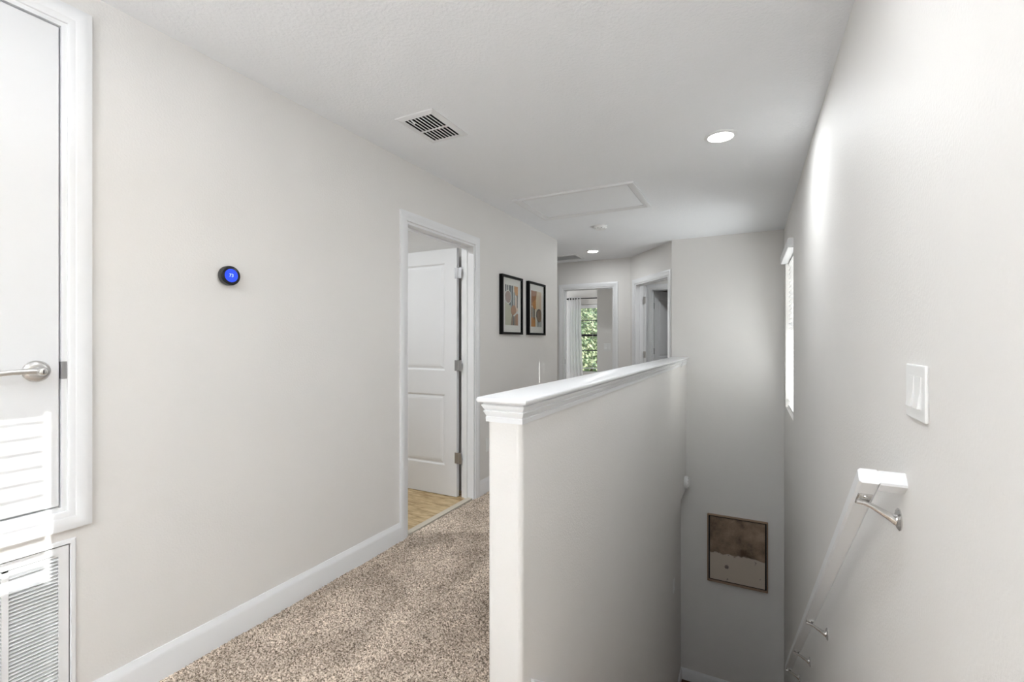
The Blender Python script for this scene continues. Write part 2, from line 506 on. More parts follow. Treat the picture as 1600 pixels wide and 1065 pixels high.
# carpet pile over the visible hall strip
def carpet_pile(x0, x1, y0, y1, step):
    nx = int((x1 - x0) / step); ny = int((y1 - y0) / step)
    gx, gy = np.meshgrid(np.linspace(x0, x1, nx + 1), np.linspace(y0, y1, ny + 1))
    gx = gx + rng.uniform(-0.35, 0.35, gx.shape) * step
    gy = gy + rng.uniform(-0.35, 0.35, gy.shape) * step
    gx = np.clip(gx, x0, x1); gy = np.clip(gy, y0, y1)
    gz = 0.003 + rng.uniform(0, 0.0085, gx.shape) + 0.002 * np.sin(gx * 9 + gy * 3) + 0.0015 * np.sin(gy * 11 - gx * 4)
    v = np.stack([gx, gy, gz], -1).reshape(-1, 3)
    idx = np.arange((nx + 1) * (ny + 1)).reshape(ny + 1, nx + 1)
    q = np.stack([idx[:-1, :-1], idx[:-1, 1:], idx[1:, 1:], idx[1:, :-1]], -1).reshape(-1, 4)
    me = bpy.data.meshes.new('carpet')
    me.vertices.add(len(v)); me.vertices.foreach_set('co', v.ravel())
    me.loops.add(q.size); me.loops.foreach_set('vertex_index', q.ravel())
    me.polygons.add(len(q)); me.polygons.foreach_set('loop_start', np.arange(0, q.size, 4))
    me.polygons.foreach_set('use_smooth', np.ones(len(q), dtype=bool))
    me.update(calc_edges=True); me.validate()
    return link_mesh('carpet', me, M['carpet'], None, (0, 0, 0))
o = carpet_pile(XL + 0.0, XH0, 0.3, YLE, 0.0052)
tag(o, 'brown speckled cut-pile carpet along the hall floor', 'carpet', kind='stuff')

# staircase
st = thing('staircase', (-0.16, YS, ZL), 'carpeted flight of stairs descending behind the half wall', 'stairs', kind='structure')
RISE, RUN = -ZL / 14, 0.24
for k in range(13):
    y = YS + k * RUN; z = -(k + 1) * RISE
    MB().box(XH1, y, max(ZL, z - 0.45), XR, y + RUN + 0.02, z).build('step', M['carpet'], st, bevel=0.012)
def skirt(name, x0, x1, label):
    sl = RISE / RUN
    y0, z0 = 1.375, 0.165
    ye = YS + 13 * RUN
    ze = z0 - (ye - y0) * sl
    pts = [(y0, z0), (y0, -0.20), (YS, -0.4), (ye, ZL), (ye + 0.02, ZL), (ye + 0.02, ze)]
    o = MB().loft([[(x0, y, z) for y, z in pts], [(x1, y, z) for y, z in pts]]).build(name, M['white'], bevel=0.003)
    tag(o, label, 'skirt board', kind='structure')
skirt('trim_3', XH1, XH1 + 0.014, 'white sloping skirt board on the stair side of the half wall')
skirt('trim_4', XR - 0.014, XR, 'white sloping skirt board along the right stair wall')

# baseboards
BP = [(0, 0), (0.014, 0), (0.014, 0.095), (0.011, 0.108), (0.006, 0.118), (0.004, 0.126), (0, 0.126)]
def baseboard(name, T, u0, u1, label, z=0.0):
    m = MB(T)
    m.loft([[(u, n, z + h) for n, h in BP] for u in (u0, u1)])
    tag(m.build(name, M['white'], auto=0.5), label, 'baseboard', kind='structure')
baseboard('baseboard_left', TL, YBACK, 2.262, 'white baseboard under the thermostat on the left wall')
baseboard('baseboard_left_far', TL, 3.216, YLE, 'white baseboard beyond the bathroom doorway')
baseboard('baseboard_half', frame((XH0, 0, 0), (0, 1, 0), (-1, 0, 0)), YH, YF, 'white baseboard on the hall side of the half wall')
baseboard('baseboard_back', TB, XFAR, -2.535, 'white baseboard on the wall at the hall end')
baseboard('baseboard_far', TF, -0.70, XR, 'white baseboard on the far wall at the stair foot', ZL)
baseboard('baseboard_recess', frame((-0.70, 0, 0), (0, 1, 0), (1, 0, 0)), yo, YF, 'white baseboard of the recess beside the stair foot', ZL)

# rooms beyond
def room_wall(name, T, u0, u1, label, holes=(), z0=0.0):
    return wall(name, T, u0, u1, z0, H, TW, M['wall'], holes, label)
room_wall('wall_bathroom_end', frame((0, 3.275, 0), (1, 0, 0), (0, -1, 0)), -4.2, XL - TW, 'beige bathroom wall behind the open panel door')
room_wall('wall_bathroom_side', frame((-4.2, 0, 0), (0, 1, 0), (1, 0, 0)), 1.4, 3.275, 'beige bathroom wall opposite the hall')
room_wall('wall_bathroom_front', frame((0, 1.4, 0), (1, 0, 0), (0, 1, 0)), -4.2, XL - TW, 'beige bathroom wall on the near side')
WB = (-3.52, 0.62, -2.86, 2.06)
room_wall('wall_bedroom_window', frame((0, 9.5, 0), (1, 0, 0), (0, -1, 0)), -5.0, -1.5, 'beige bedroom wall around the curtained window', [WB])
WS = (7.8, 0.65, 8.8, 2.05)
room_wall('wall_bedroom_side', frame((-5.0, 0, 0), (0, 1, 0), (1, 0, 0)), YB, 9.5, 'beige bedroom side wall', [WS])
room_wall('wall_bedroom_nib', frame((0, 7.35, 0), (1, 0, 0), (0, -1, 0)), -2.225, -1.589, 'shaded beige wall with the light switch inside the bedroom doorway')
room_wall('wall_bedroom_inner', frame((-2.225, 0, 0), (0, 1, 0), (-1, 0, 0)), 7.465, 9.5, 'beige bedroom wall running back from the switch wall')
o = MB().box(-5.0, YB + TW, -0.25, XFAR, 9.6, 0.0).build('floor_bedroom', M['carpet'])
tag(o, 'brown carpeted floor on the far side of the bedroom', 'floor', kind='structure')
D5 = (-1.30, 0.0, -0.60, 2.045)
room_wall('wall_room_end', frame((0, 7.0, 0), (1, 0, 0), (0, -1, 0)), -1.474, 1.5, 'beige wall with a second doorway seen through the angled doorway', [D5])
room_wall('wall_room_side', frame((1.5, 0, 0), (0, 1, 0), (-1, 0, 0)), YF, 9.5, 'beige wall on the right of the room beyond the angled doorway')
room_wall('wall_room_left', frame((-1.474, 0, 0), (0, 1, 0), (1, 0, 0)), YB + 0.12, 9.5, 'beige wall between bedroom and the next room')
room_wall('wall_room_front', frame((0, YF + TW + 0.01, 0), (1, 0, 0), (0, 1, 0)), -0.6, 1.5, 'beige wall behind the far stair wall')
room_wall('wall_closet_end', frame((0, 8.2, 0), (1, 0, 0), (0, -1, 0)), -1.474, 1.5, 'shaded wall behind the second doorway')

# ------------------------------------------------------------------ doors
CP = [(0.004, 0), (0.004, 0.009), (0.010, 0.012), (0.022, 0.0125), (0.026, 0.015), (0.040, 0.017), (0.052, 0.0175), (0.060, 0.0155), (0.064, 0.0145), (0.064, 0)]

def casing(parent, T, op, closed=False, name='casing', both=None):
    MB(T).sweep(op, CP, closed).build(name, M['white'], parent, auto=0.5)

def jamb(parent, T, op, depth, closed=False):
    # lining of the opening, 12 mm thick, running the wall's depth, with a stop
    m = MB(T); t = 0.014
    m.sweep(op, [(0.0, -depth), (0.0, 0.002), (-t, 0.002), (-t, -depth)], closed)
    m.build('jamb', M['white'], parent)
    s0, s1 = 0.5 * depth, 0.5 * depth + 0.03
    m = MB(T)
    m.sweep((op[0] + t, op[1] + (t if closed else 0), op[2] - t, op[3] - t), [(0.0, -s1), (0.0, -s0), (-0.010, -s0), (-0.010, -s1)], closed)
    m.build('door_stop', M['white'], parent)

def panel_leaf(parent, T, w, h, t, panels):
    """leaf in frame T: u 0..w from the hinge, n 0..-t thickness, z 0.008..h; raised panels on both faces"""
    us = sorted({0, w, *[p[0] for p in panels], *[p[2] for p in panels]}); zs = sorted({0.008, h, *[p[1] for p in panels], *[p[3] for p in panels]})
    m = MB(T)
    for i in range(len(us) - 1):
        for j in range(len(zs) - 1):
            uc, zc = (us[i] + us[i + 1]) / 2, (zs[j] + zs[j + 1]) / 2
            if any(p[0] < uc < p[2] and p[1] < zc < p[3] for p in panels):
                continue
            for n in (0, -t):
                m.add([(us[i], n, zs[j]), (us[i + 1], n, zs[j]), (us[i + 1], n, zs[j + 1]), (us[i], n, zs[j + 1])], [(0, 1, 2, 3)])
    m.add([(0, 0, 0.008), (w, 0, 0.008), (w, -t, 0.008), (0, -t, 0.008)], [(0, 1, 2, 3)])
    m.add([(0, 0, h), (w, 0, h), (w, -t, h), (0, -t, h)], [(0, 1, 2, 3)])
    m.add([(0, 0, 0.008), (0, -t, 0.008), (0, -t, h), (0, 0, h)], [(0, 1, 2, 3)])
    m.add([(w, 0, 0.008), (w, -t, 0.008), (w, -t, h), (w, 0, h)], [(0, 1, 2, 3)])
    leaf = m.build('door_leaf', M['door'], parent)
    for p in panels:
        pm = MB(T)
        for side in (0, 1):
            rings = []
            for ins, dep in ((0, 0), (0.006, 0.003), (0.012, 0.009), (0.020, 0.009), (0.034, 0.004), (0.05, 0.002)):
                n = -dep if side == 0 else -t + dep
                rings.append([(p[0] + ins, n, p[1] + ins), (p[2] - ins, n, p[1] + ins), (p[2] - ins, n, p[3] - ins), (p[0] + ins, n, p[3] - ins)])
            pm.loft(rings, cap=False)
            k = len(rings) - 1
            pm.add(rings[k], [(0, 1, 2, 3)])
        pm.build('raised_panel', M['door'], leaf)
    return leaf

def lever(parent, T, u, z, side, n0, nd, mat=None):
    """lever handle: rosette, neck, lever pointing along side (+1/-1 in u); n0 face, nd direction sign of n"""
    mat = mat or M['nickel']
    m = MB(T)
    def P(a, b, c): return (u + a, n0 + nd * b, z + c)
    ring = lambda b, r, n=28: [P(r * math.cos(2 * math.pi * i / n), b, r * math.sin(2 * math.pi * i / n)) for i in range(n)]
    m.loft([ring(0, 0.033), ring(0.004, 0.033), ring(0.009, 0.029), ring(0.012, 0.020)])
    base = m.build('rosette', mat, parent, auto=0.7)
    m = MB(T)
    m.loft([ring(0.010, 0.013, 16), ring(0.030, 0.0125, 16), ring(0.046, 0.0135, 16), ring(0.050, 0.011, 16)])
    m.build('neck', mat, base, auto=0.7)
    m = MB(T)
    rings = []
    for a, w_, th, dz in ((-0.012, 0.007, 0.006, 0), (0, 0.011, 0.009, 0), (0.02, 0.0095, 0.007, 0.002), (0.06, 0.008, 0.005, 0.001), (0.10, 0.0085, 0.005, -0.003), (0.118, 0.006, 0.004, -0.005)):
        rings.append([P(side * a, 0.040 + th * math.cos(q) - 0.00006 * 0, dz + w_ * math.sin(q)) for q in [2 * math.pi * i / 12 for i in range(12)]])
    m.loft(rings)
    m.build('lever', mat, base, auto=0.9)
    return base

def hinge(parent, pos, d_leaf, d_jamb, mat=None):
    """butt hinge at pos: knuckle with two leaves along the given horizontal directions"""
    mat = mat or M['hinge']
    x, y, z = pos
    m = MB(); m.lathe((x, y, z - 0.045), (0, 0, 1), [(0, 0.0045), (0.001, 0.0062), (0.089, 0.0062), (0.09, 0.0045)], 12)
    k = m.build('hinge', mat, parent, auto=0.7)
    for d in (d_leaf, d_jamb):
        d = Vector(d).normalized(); nn = Vector((-d.y, d.x, 0))
        T = frame((x, y, z), d, nn)
        MB(T).box(0.0, -0.0015, -0.044, 0.032, 0.0015, 0.044).build('hinge_leaf', mat, k, bevel=0.001, seg=1)
    return k

# bathroom door (door_1): hinged on the far jamb, standing open at a right angle
d1 = thing('door_1', (XL, (D1[0] + D1[2]) / 2, 0), 'white two-panel door standing open into the bathroom, with casing', 'door', kind='structure')
casing(d1, TL, D1)
casing(d1, frame((XL - TW, 0, 0), (0, 1, 0), (-1, 0, 0)), D1, name='inner_casing')
jamb(d1, TL, D1, TW)
PAN = lambda w: [(0.115, 0.25, w - 0.115, 0.835), (0.115, 1.03, w - 0.115, 1.915)]
HX, HY = XL - TW - 0.022, D1[2] - 0.018
Tleaf = frame((HX - 0.008, HY - 0.022, 0), (-1, 0, 0), (0, -1, 0))
leaf = panel_leaf(d1, Tleaf, 0.80, 2.03, 0.035, PAN(0.80))
lever(leaf, Tleaf, 0.735, 0.95, -1, 0, 1)
lever(leaf, Tleaf, 0.735, 0.95, -1, -0.035, -1)
for z in (1.825, 1.075, 0.325):
    hinge(d1, (HX + 0.006, HY - 0.024, z), (-1, 0, 0), (1, 0.12, 0))

# access door above the return grille (door_2): flush slab in a four-sided casing
d2 = thing('door_2', (XL, 0.28, 0.66), 'white flush access door with a lever handle above the return grille', 'door', kind='structure')
MB(TL).sweep(DAC, [(o_ - 0.004, n) for o_, n in CP], True).build('casing', M['white'], d2, auto=0.5)
jamb(d2, TL, DAC, TW, True)
slab_d = MB(TL).box(DAC[0] + 0.0145, -0.040, DAC[1] + 0.0185, DAC[2] - 0.0175, -0.004, DAC[3] - 0.0185).build('door_leaf', M['door'], d2, bevel=0.0015, seg=1)
hd = lever(slab_d, TL, 0.593, 1.18, -1, -0.004, 1)
MB(TL).lathe((0.593, 0.046, 1.18), (0, 1, 0), [(0, 0.010), (0.006, 0.0095), (0.007, 0.008)], 20).build('lock_cylinder', M['chrome'], hd, auto=0.6)
MB(TL).box(0.592, 0.0505, 1.174, 0.594, 0.0535, 1.186).build('keyway', M['dark'], hd)
MB(TL).box(DAC[2] - 0.0145, -0.02, 1.180 - 0.028, DAC[2] - 0.0125, 0.0032, 1.180 + 0.028).box(DAC[2] - 0.0135, 0.0022, 1.180 - 0.028, DAC[2] + 0.0005, 0.0036, 1.180 + 0.028).build('strike_plate', M['hinge'], d2, bevel=0.001, seg=1)

# bedroom doorway (door_3)
d3 = thing('door_3', ((D3[0] + D3[2]) / 2, YB, 0), 'white cased bedroom doorway at the end of the hall', 'door', kind='structure')
casing(d3, TB, D3); casing(d3, frame((0, YB + TW, 0), (1, 0, 0), (0, 1, 0)), D3, name='inner_casing'); jamb(d3, TB, D3, TW)
T3 = frame((D3[2] - 0.016, YB + TW + 0.03, 0), (0, 1, 0), (-1, 0, 0))
leaf = panel_leaf(d3, T3, 0.66, 2.03, 0.035, PAN(0.66))
lever(leaf, T3, 0.60, 0.95, -1, 0, 1)
for z in (1.84, 1.085, 0.33):
    hinge(d3, (D3[2] - 0.02, YB + TW + 0.018, z), (0, 1, 0), (0.1, -1, 0))
MB(TB).box(D3[0] + 0.014, -0.075, 0.93, D3[0] + 0.016, -0.045, 1.0).build('strike_plate', M['hinge'], d3)

# doorway in the angled wall (door_4)
d4 = thing('door_4', tuple(A2 + DA * 0.56), 'white cased doorway in the angled wall with its door open inward', 'door', kind='structure')
casing(d4, TA, D2); casing(d4, frame(A2 - NA * TW, DA, -NA), D2, name='inner_casing'); jamb(d4, TA, D2, TW)
hp = A2 + DA * (D2[2] - 0.018) - NA * (TW + 0.02)
ld = Vector((0.10, 1.0, 0)).normalized()
ld = (Vector((-0.459, 0.8885, 0)) * 0.7 + Vector((0.8885, 0.459, 0)) * 0.245).normalized()
hp2 = hp - DA * 0.012
T4 = frame(hp2 + ld * 0.012 - Vector((ld.y, -ld.x, 0)) * -0.0, ld, Vector((ld.y, -ld.x, 0)))
leaf = panel_leaf(d4, T4, 0.50, 2.03, 0.035, PAN(0.50))
for z in (1.83, 1.09, 0.33):
    hinge(d4, (hp2.x, hp2.y, z), ld, NA * 1.0 - DA * 0.1, M['nickel'])

# second doorway inside that room (door_5)
d5 = thing('door_5', (-0.95, 7.0, 0), 'white panel door ajar in the second doorway, seen through the angled doorway', 'door', kind='structure')
T5w = frame((0, 7.0, 0), (1, 0, 0), (0, -1, 0))
casing(d5, T5w, D5); jamb(d5, T5w, D5, TW)
l5 = Vector((0.36, 0.93, 0)).normalized()
T5 = frame((D5[0] + 0.03, 7.0 + TW + 0.01, 0), l5, Vector((l5.y, -l5.x, 0)))
leaf = panel_leaf(d5, T5, 0.64, 2.03, 0.035, PAN(0.64))
for z in (1.80, 1.12):
    hinge(d5, (D5[0] + 0.022, 7.0 + TW - 0.004, z), l5, (0.05, -1, 0), M['hinge'])

# ------------------------------------------------------------------ windows and blinds
def window(name, T, op, depth, rail_z, label, mullions=()):
    """black frame mounted at the outer side of the wall (n = -depth), two sashes with panes"""
    u0, z0, u1, z1 = op
    c = T(((u0 + u1) / 2, -depth, z0))
    w = thing(name, tuple(c), label, 'window', kind='structure')
    MB(T).sweep(op, [(0.0, -depth - 0.045), (0.0, -depth), (0.06, -depth), (0.06, -depth - 0.045)], True).build('window_frame', M['bronze'], w)
    MB(T).box(u0, -depth - 0.04, rail_z - 0.025, u1, -depth - 0.005, rail_z + 0.025).build('meeting_rail', M['bronze'], w)
    for a, b, n in ((z0, rail_z - 0.025, 0.018), (rail_z + 0.025, z1, 0.028)):
        MB(T).box(u0, -depth - n - 0.004, a, u1, -depth - n, b).build('pane', M['glass'], w)
        for zz in mullions:
            if a < zz < b:
                MB(T).box(u0, -depth - n - 0.008, zz - 0.009, u1, -depth - n + 0.004, zz + 0.009).build('glazing_bar', M['bronze'], w)
    return w

def blind(T, op, n_mid, label, tilts, valance, holes=True, slat_gap=0.012, gap_z=-9, spacing=0.044, zb=None, lad=0.115):
    """horizontal slat blind; tilts(z) -> angle (outer edge up positive)"""
    u0, z0, u1, z1 = op
    base = T(((u0 + u1) / 2, n_mid, z0))
    b = thing('window_blind', tuple(base), label, 'blind', 'white slat blinds in the windows')
    a0, a1 = u0 + slat_gap, u1 - slat_gap
    va, vb, vn0, vn1 = valance
    MB(T).loft([[(u, n, z) for n, z in ((vn0, va), (vn1 - 0.006, va), (vn1, va + 0.008), (vn1, vb - 0.012), (vn1 - 0.01, vb), (vn0, vb))] for u in (u0 - 0.012 if vn1 > 0 else u0 + 0.004, u1 + 0.012 if vn1 > 0 else u1 - 0.004)]).build('valance', M['slat'], b)
    MB(T).box(a0, n_mid - 0.022, z1 - 0.05, a1, n_mid + 0.022, z1 - 0.005).build('head_rail', M['slat'], b)
    cache = {}
    zb = zb or z0 + 0.03
    z = z1 - 0.075
    while z > zb:
        t = tilts(z)
        key = (t, z > gap_z)
        if key not in cache:
            ha0, ha1 = (a0, a1) if z > gap_z else (u0 + 0.002, u1 - 0.002)
            hh = 0.007 if z > gap_z else 0.0
            d = 0.0255; th = 0.0014
            e, f = math.cos(t), math.sin(t)
            def ring(u, hole=None):
                # outer edge (n negative) is raised for positive t
                return [(u, n_mid - s * e - k * f, s * f * 1.0 + k * e) for s, k in ((-d, -th), (d, -th), (d, th), (-d, th))]
            m = MB(T)
            cuts = [ha0, a0 + lad - 0.007, a0 + lad + 0.007, a1 - lad - 0.007, a1 - lad + 0.007, ha1]
            for i in range(5):
                if i % 2 == 0:
                    m.loft([ring(cuts[i]), ring(cuts[i + 1])])
                else:
                    for s0, s1 in ((-d, -hh), (hh, d)):
                        q = lambda u: [(u, n_mid - s * e - k * f, s * f + k * e) for s, k in ((s0, -th), (s1, -th), (s1, th), (s0, th))]
                        m.loft([q(cuts[i]), q(cuts[i + 1])])
            o = m.build('slat', M['slat'], b, merge=False)
            o.location.z += z
            WORLD[o.name] = WORLD[o.name] + Vector((0, 0, z))
            cache[key] = (o, z)
        else:
            o0, zz = cache[key]
            dupe(o0, (0, 0, z - zz), b)
        z -= spacing
    MB(T).box(a0, n_mid - 0.024, zb - 0.022, a1, n_mid + 0.024, zb - 0.004).build('bottom_rail', M['slat'], b, bevel=0.003, seg=1)
    for u in (a0 + lad, a1 - lad):
        for n in (n_mid - 0.026, n_mid + 0.026):
            MB(T).box(u - 0.0012, n - 0.0008, zb - 0.01, u + 0.0012, n + 0.0008, z1 - 0.04).build('ladder_cord', M['slat'], b)
    return b

window('window_1', TR, W1, 0.11, 1.44, 'stair window high on the right wall behind a white blind')
blind(TR, W1, -0.045, 'white slat blind on the narrow-looking stair window beside the far wall', lambda z: math.radians(-45), (2.04, 2.118, -0.02, 0.045), gap_z=1.78)
window('window_2', TR, W2, 0.11, 1.495, 'loft side window on the right wall beside the viewer')
blind(TR, W2, -0.045, 'white slat blind on the window beside the viewer, sun shining through it', lambda z: math.atan(0.15) if z > 1.435 else math.radians(-62), (2.04, 2.118, -0.02, 0.045), lad=0.09, spacing=0.046, gap_z=1.435)
window('added_window_3', frame((0, YBACK, 0), (1, 0, 0), (0, 1, 0)), W3, TW, 1.40, 'wide unseen loft window added behind the viewer to light the hall')  # made-up window, lets fill light in from behind the viewer
TBW = frame((0, 9.5, 0), (1, 0, 0), (0, -1, 0))
window('window_4', TBW, WB, TW, 1.40, 'bedroom window with a black frame and trees outside', mullions=(1.07, 1.72))
blind(TBW, WB, -0.05, 'white slat blind opened flat in the curtained bedroom window', lambda z: 0.0, (1.975, 2.055, -0.09, -0.012), zb=0.70)
MB(TBW).box(WB[0], -0.10, WB[1] - 0.02, WB[2], 0.02, WB[1]).build('sill_tmp', M['white'])
o = bpy.data.objects['sill_tmp']; o.name = 'trim_5'; tag(o, 'white sill under the bedroom window', 'window sill', kind='structure')
window('added_window_5', frame((-5.0, 0, 0), (0, 1, 0), (1, 0, 0)), WS, TW, 1.40, 'unseen side window added to light the bedroom')  # unseen window, added so light reaches the bedroom

# curtain and rod in the bedroom
rod = thing('curtain_rod', (-3.1, 9.42, 2.18), 'black curtain rod above the bedroom window', 'curtain rod')
MB().tube([(-3.545, 9.42, 2.18), (-2.3, 9.42, 2.18)], 0.011, 12).build('pole', M['rod'], rod, auto=0.8)
MB().lathe((-3.545, 9.42, 2.18), (-1, 0, 0), [(0, 0.012), (0.008, 0.02), (0.02, 0.023), (0.034, 0.017), (0.04, 0.002)], 16).build('finial', M['rod'], rod, smooth=True)
MB().box(-3.515, 9.415, 2.165, -3.50, 9.5, 2.195).build('bracket', M['rod'], rod)
cu = thing('curtain', (-3.36, 9.42, 0.1), 'sheer white curtain hanging at the bedroom window', 'curtain')
nu, nz_ = 90, 26
vs, fs = [], []
for j in range(nz_ + 1):
    t = j / nz_
    z = 2.215 - t * 2.08
    spread = 1.0 + 0.35 * t
    for i in range(nu + 1):
        s = i / nu
        x = -3.36 + (s - 0.5) * 0.30 * spread + 0.012 * math.sin(5 * t + 3)
        y = 9.42 + (0.026 + 0.012 * t) * math.sin(s * 2 * math.pi * 5 + 0.4 * math.sin(4 * t)) + 0.006 * math.sin(s * 31 + t * 5)
        vs.append((x, y, z))
for j in range(nz_):
    for i in range(nu):
        a = j * (nu + 1) + i
        fs.append((a, a + 1, a + nu + 2, a + nu + 1))
m = MB(); m.add(vs, fs); m.build('sheer_panel', M['sheer'], cu, smooth=True, merge=False)
for k in range(6):
    x = -3.36 + (k / 5 - 0.5) * 0.26
    MB().lathe((x - 0.003, 9.42, 2.18), (1, 0, 0), [(0, 0.014), (0, 0.022), (0.006, 0.022), (0.006, 0.014)], 16).build('grommet', M['rod'], cu)

# ------------------------------------------------------------------ things on the left wall
# return-air grille
g = thing('return_air_grille', (XL, (GR[0] + GR[2]) / 2, GR[1]), 'white louvred return-air grille low on the left wall under the access door', 'air grille')
MB(TL).sweep(GR, [(0.011, 0), (0.011, 0.004), (0.008, 0.007), (-0.002, 0.007), (-0.004, 0.003), (-0.004, 0)], True).build('outer_frame', M['white'], g)
MB(TL).sweep((GR[0] + 0.007, GR[1] + 0.007, GR[2] - 0.007, GR[3] - 0.007), [(0, -0.02), (0, 0.003), (-0.025, 0.003), (-0.025, -0.02)], True).build('filter_door_frame', M['white'], g)
MB(TL).box(GR[0], -0.11, GR[1], GR[2], -0.09, GR[3]).build('duct_back', M['dark'], g)
pitch = 0.1265
u_hi = 0.643
zt_, zb_ = GR[3] - 0.034, GR[1] + 0.034
first = None
cols = []
uu = u_hi
while uu - 0.112 > GR[0] + 0.025:
    cols.append((uu - 0.112, uu)); uu -= pitch
for a, b in cols:
    MB(TL).box(a - 0.0145, -0.018, GR[1] + 0.03, a, 0.003, GR[3] - 0.03).build('divider', M['white'], g)
MB(TL).box(GR[0] + 0.03, -0.018, zt_ - 0.002, u_hi, 0.003, GR[3] - 0.03).build('top_rail', M['white'], g)
lm = MB(TL)
a, b = cols[0]
lm.loft([[(u, n, z) for n, z in ((0.0025, zb_), (0.0025, zb_ + 0.0016), (-0.014, zb_ + 0.011), (-0.014, zb_ + 0.0094))] for u in (a, b)])
lo0 = lm.build('louvre', M['white'], g)
nl = int((zt_ - zb_) / 0.0112)
for ci in range(len(cols)):
    for k in range(nl):
        if ci == 0 and k == 0:
            continue
        dupe(lo0, (0, -pitch * ci, 0.0112 * k), g)

# thermostat
th = thing('thermostat', (XL, 1.178, 1.549), 'round black thermostat with a blue screen reading 73', 'thermostat')
tc = Vector((XL, 1.178, 1.549))
MB().lathe(tc, (1, 0, 0), [(0, 0.036), (0.006, 0.038), (0.008, 0.041), (0.025, 0.0415), (0.028, 0.040)], 40).build('ring', M['steel_ring'], th, auto=0.7)
MB().lathe(tc + Vector((0.0275, 0, 0)), (1, 0, 0), [(0, 0.040), (0.003, 0.0395), (0.0045, 0.036), (0.005, 0.030)], 40).build('glass_face', M['black_plastic'], th, auto=0.5)
MB().lathe(tc + Vector((0.0325, 0, 0)), (1, 0, 0), [(0, 0.0275), (0.0004, 0.0275)], 40).build('screen', M['screen'], th)
def text_mesh(txt, size, name, mat, parent, T, extrude=0.0002):
    cu_ = bpy.data.curves.new(name, 'FONT'); cu_.body = txt; cu_.size = size; cu_.align_x = 'CENTER'; cu_.align_y = 'CENTER'; cu_.extrude = extrude
    to = bpy.data.objects.new(name, cu_); C.objects.link(to)
    dg = bpy.context.evaluated_depsgraph_get()
    me = bpy.data.meshes.new_from_object(to.evaluated_get(dg))
    vs_ = [v.co.copy() for v in me.vertices]; fs_ = [list(p.vertices) for p in me.polygons]
    bpy.data.objects.remove(to); bpy.data.curves.remove(cu_)
    m_ = MB(T); m_.add([(v.x, v.z, v.y) for v in vs_], fs_)
    return m_.build(name, mat, parent, merge=False)
text_mesh('73', 0.019, 'digits', M['digits'], th, frame(tc + Vector((0.0332, 0, 0)), (0, 1, 0), (1, 0, 0)))

# framed abstract prints
def colour(name, c, v=0.12):
    if name not in M:
        M[name] = simple('print_' + name, c, 0.6, var=v)
    return M[name]
colour('sage', (0.50, 0.47, 0.35)); colour('cream', (0.72, 0.58, 0.42)); colour('orange', (0.56, 0.24, 0.06)); colour('rust', (0.36, 0.15, 0.06))
colour('mauve', (0.33, 0.22, 0.18)); colour('ink', (0.035, 0.04, 0.055)); colour('slate', (0.28, 0.29, 0.31)); colour('pale', (0.68, 0.66, 0.62)); colour('brown', (0.25, 0.15, 0.09)); colour('blush', (0.70, 0.52, 0.40))
def picture(y0, label, shapes):
    W_, HH, zc, dep, bw = 0.415, 0.535, 1.602, 0.034, 0.021
    p = thing('framed_print', (XL, y0 + W_ / 2, zc - HH / 2), label, 'picture', 'pair of framed prints on the left wall')
    T = frame((XL, y0, zc - HH / 2), (0, 1, 0), (1, 0, 0))
    MB(T).sweep((bw, bw, W_ - bw, HH - bw), [(bw, 0.001), (bw, dep), (0.0, dep), (0.0, 0.001)], True).build('frame', M['blackframe'], p)
    mt = MB(T).box(bw, 0.004, bw, W_ - bw, 0.016, HH - bw).build('mat_board', M['mat'], p)
    ux0, ux1, uz0, uz1 = 0.082, W_ - 0.082, 0.085, HH - 0.085
    aw, ah = ux1 - ux0, uz1 - uz0
    lay = 0.0165
    for kind, args, col in shapes:
        m = MB(T); lay += 0.00025
        if kind == 'rect':
            a, b, c, d = args
            pts = [(a, b), (c, b), (c, d), (a, d)]
        elif kind == 'poly':
            pts = args
        else:
            cx, cz, rx, rz = args
            pts = [(cx + rx * math.cos(2 * math.pi * i / 30), cz + rz * math.sin(2 * math.pi * i / 30)) for i in range(30)]
        pts = [(min(1, max(0, a)), min(1, max(0, b))) for a, b in pts]
        m.loft([[(ux0 + a * aw, n, uz0 + b * ah) for a, b in pts] for n in (0.0155, lay)])
        m.build('printed_shape', M[col], mt, merge=False)
    MB(T).box(bw, 0.026, bw, W_ - bw, 0.0275, HH - bw).build('glazing', M['glass'], p)
picture(3.565, 'framed abstract print with dark stripes and two mauve discs, nearer the bathroom door', [
    ('rect', (0, 0, 1, 1), 'pale'), ('rect', (0, 0, 0.5, 0.55), 'sage'), ('rect', (0.0, 0.82, 0.08, 1), 'ink'), ('rect', (0.15, 0.78, 0.22, 1), 'ink'),
    ('rect', (0.3, 0.5, 0.42, 1), 'ink'), ('rect', (0.5, 0.48, 0.6, 1), 'ink'), ('rect', (0.42, 0.45, 0.5, 0.98), 'slate'), ('poly', [(0.7, 1), (1, 1), (1, 0.72), (0.72, 0.8)], 'orange'),
    ('rect', (0.66, 0.5, 0.76, 0.84), 'slate'), ('rect', (0.78, 0.35, 1, 0.72), 'blush'), ('rect', (0.9, 0.45, 0.97, 0.78), 'ink'), ('poly', [(0.42, 0), (1, 0), (1, 0.3), (0.55, 0.32)], 'brown'),
    ('rect', (0.6, 0, 0.68, 0.3), 'ink'), ('rect', (0.8, 0, 1.0, 0.3), 'rust'), ('ellipse', (0.2, 0.70, 0.25, 0.17), 'pale'), ('ellipse', (0.2, 0.70, 0.22, 0.15), 'mauve'), ('ellipse', (0.64, 0.38, 0.2, 0.13), 'rust'), ('poly', [(0.6, 0.25), (1, 0.38), (1, 0.34), (0.66, 0.22)], 'pale')])
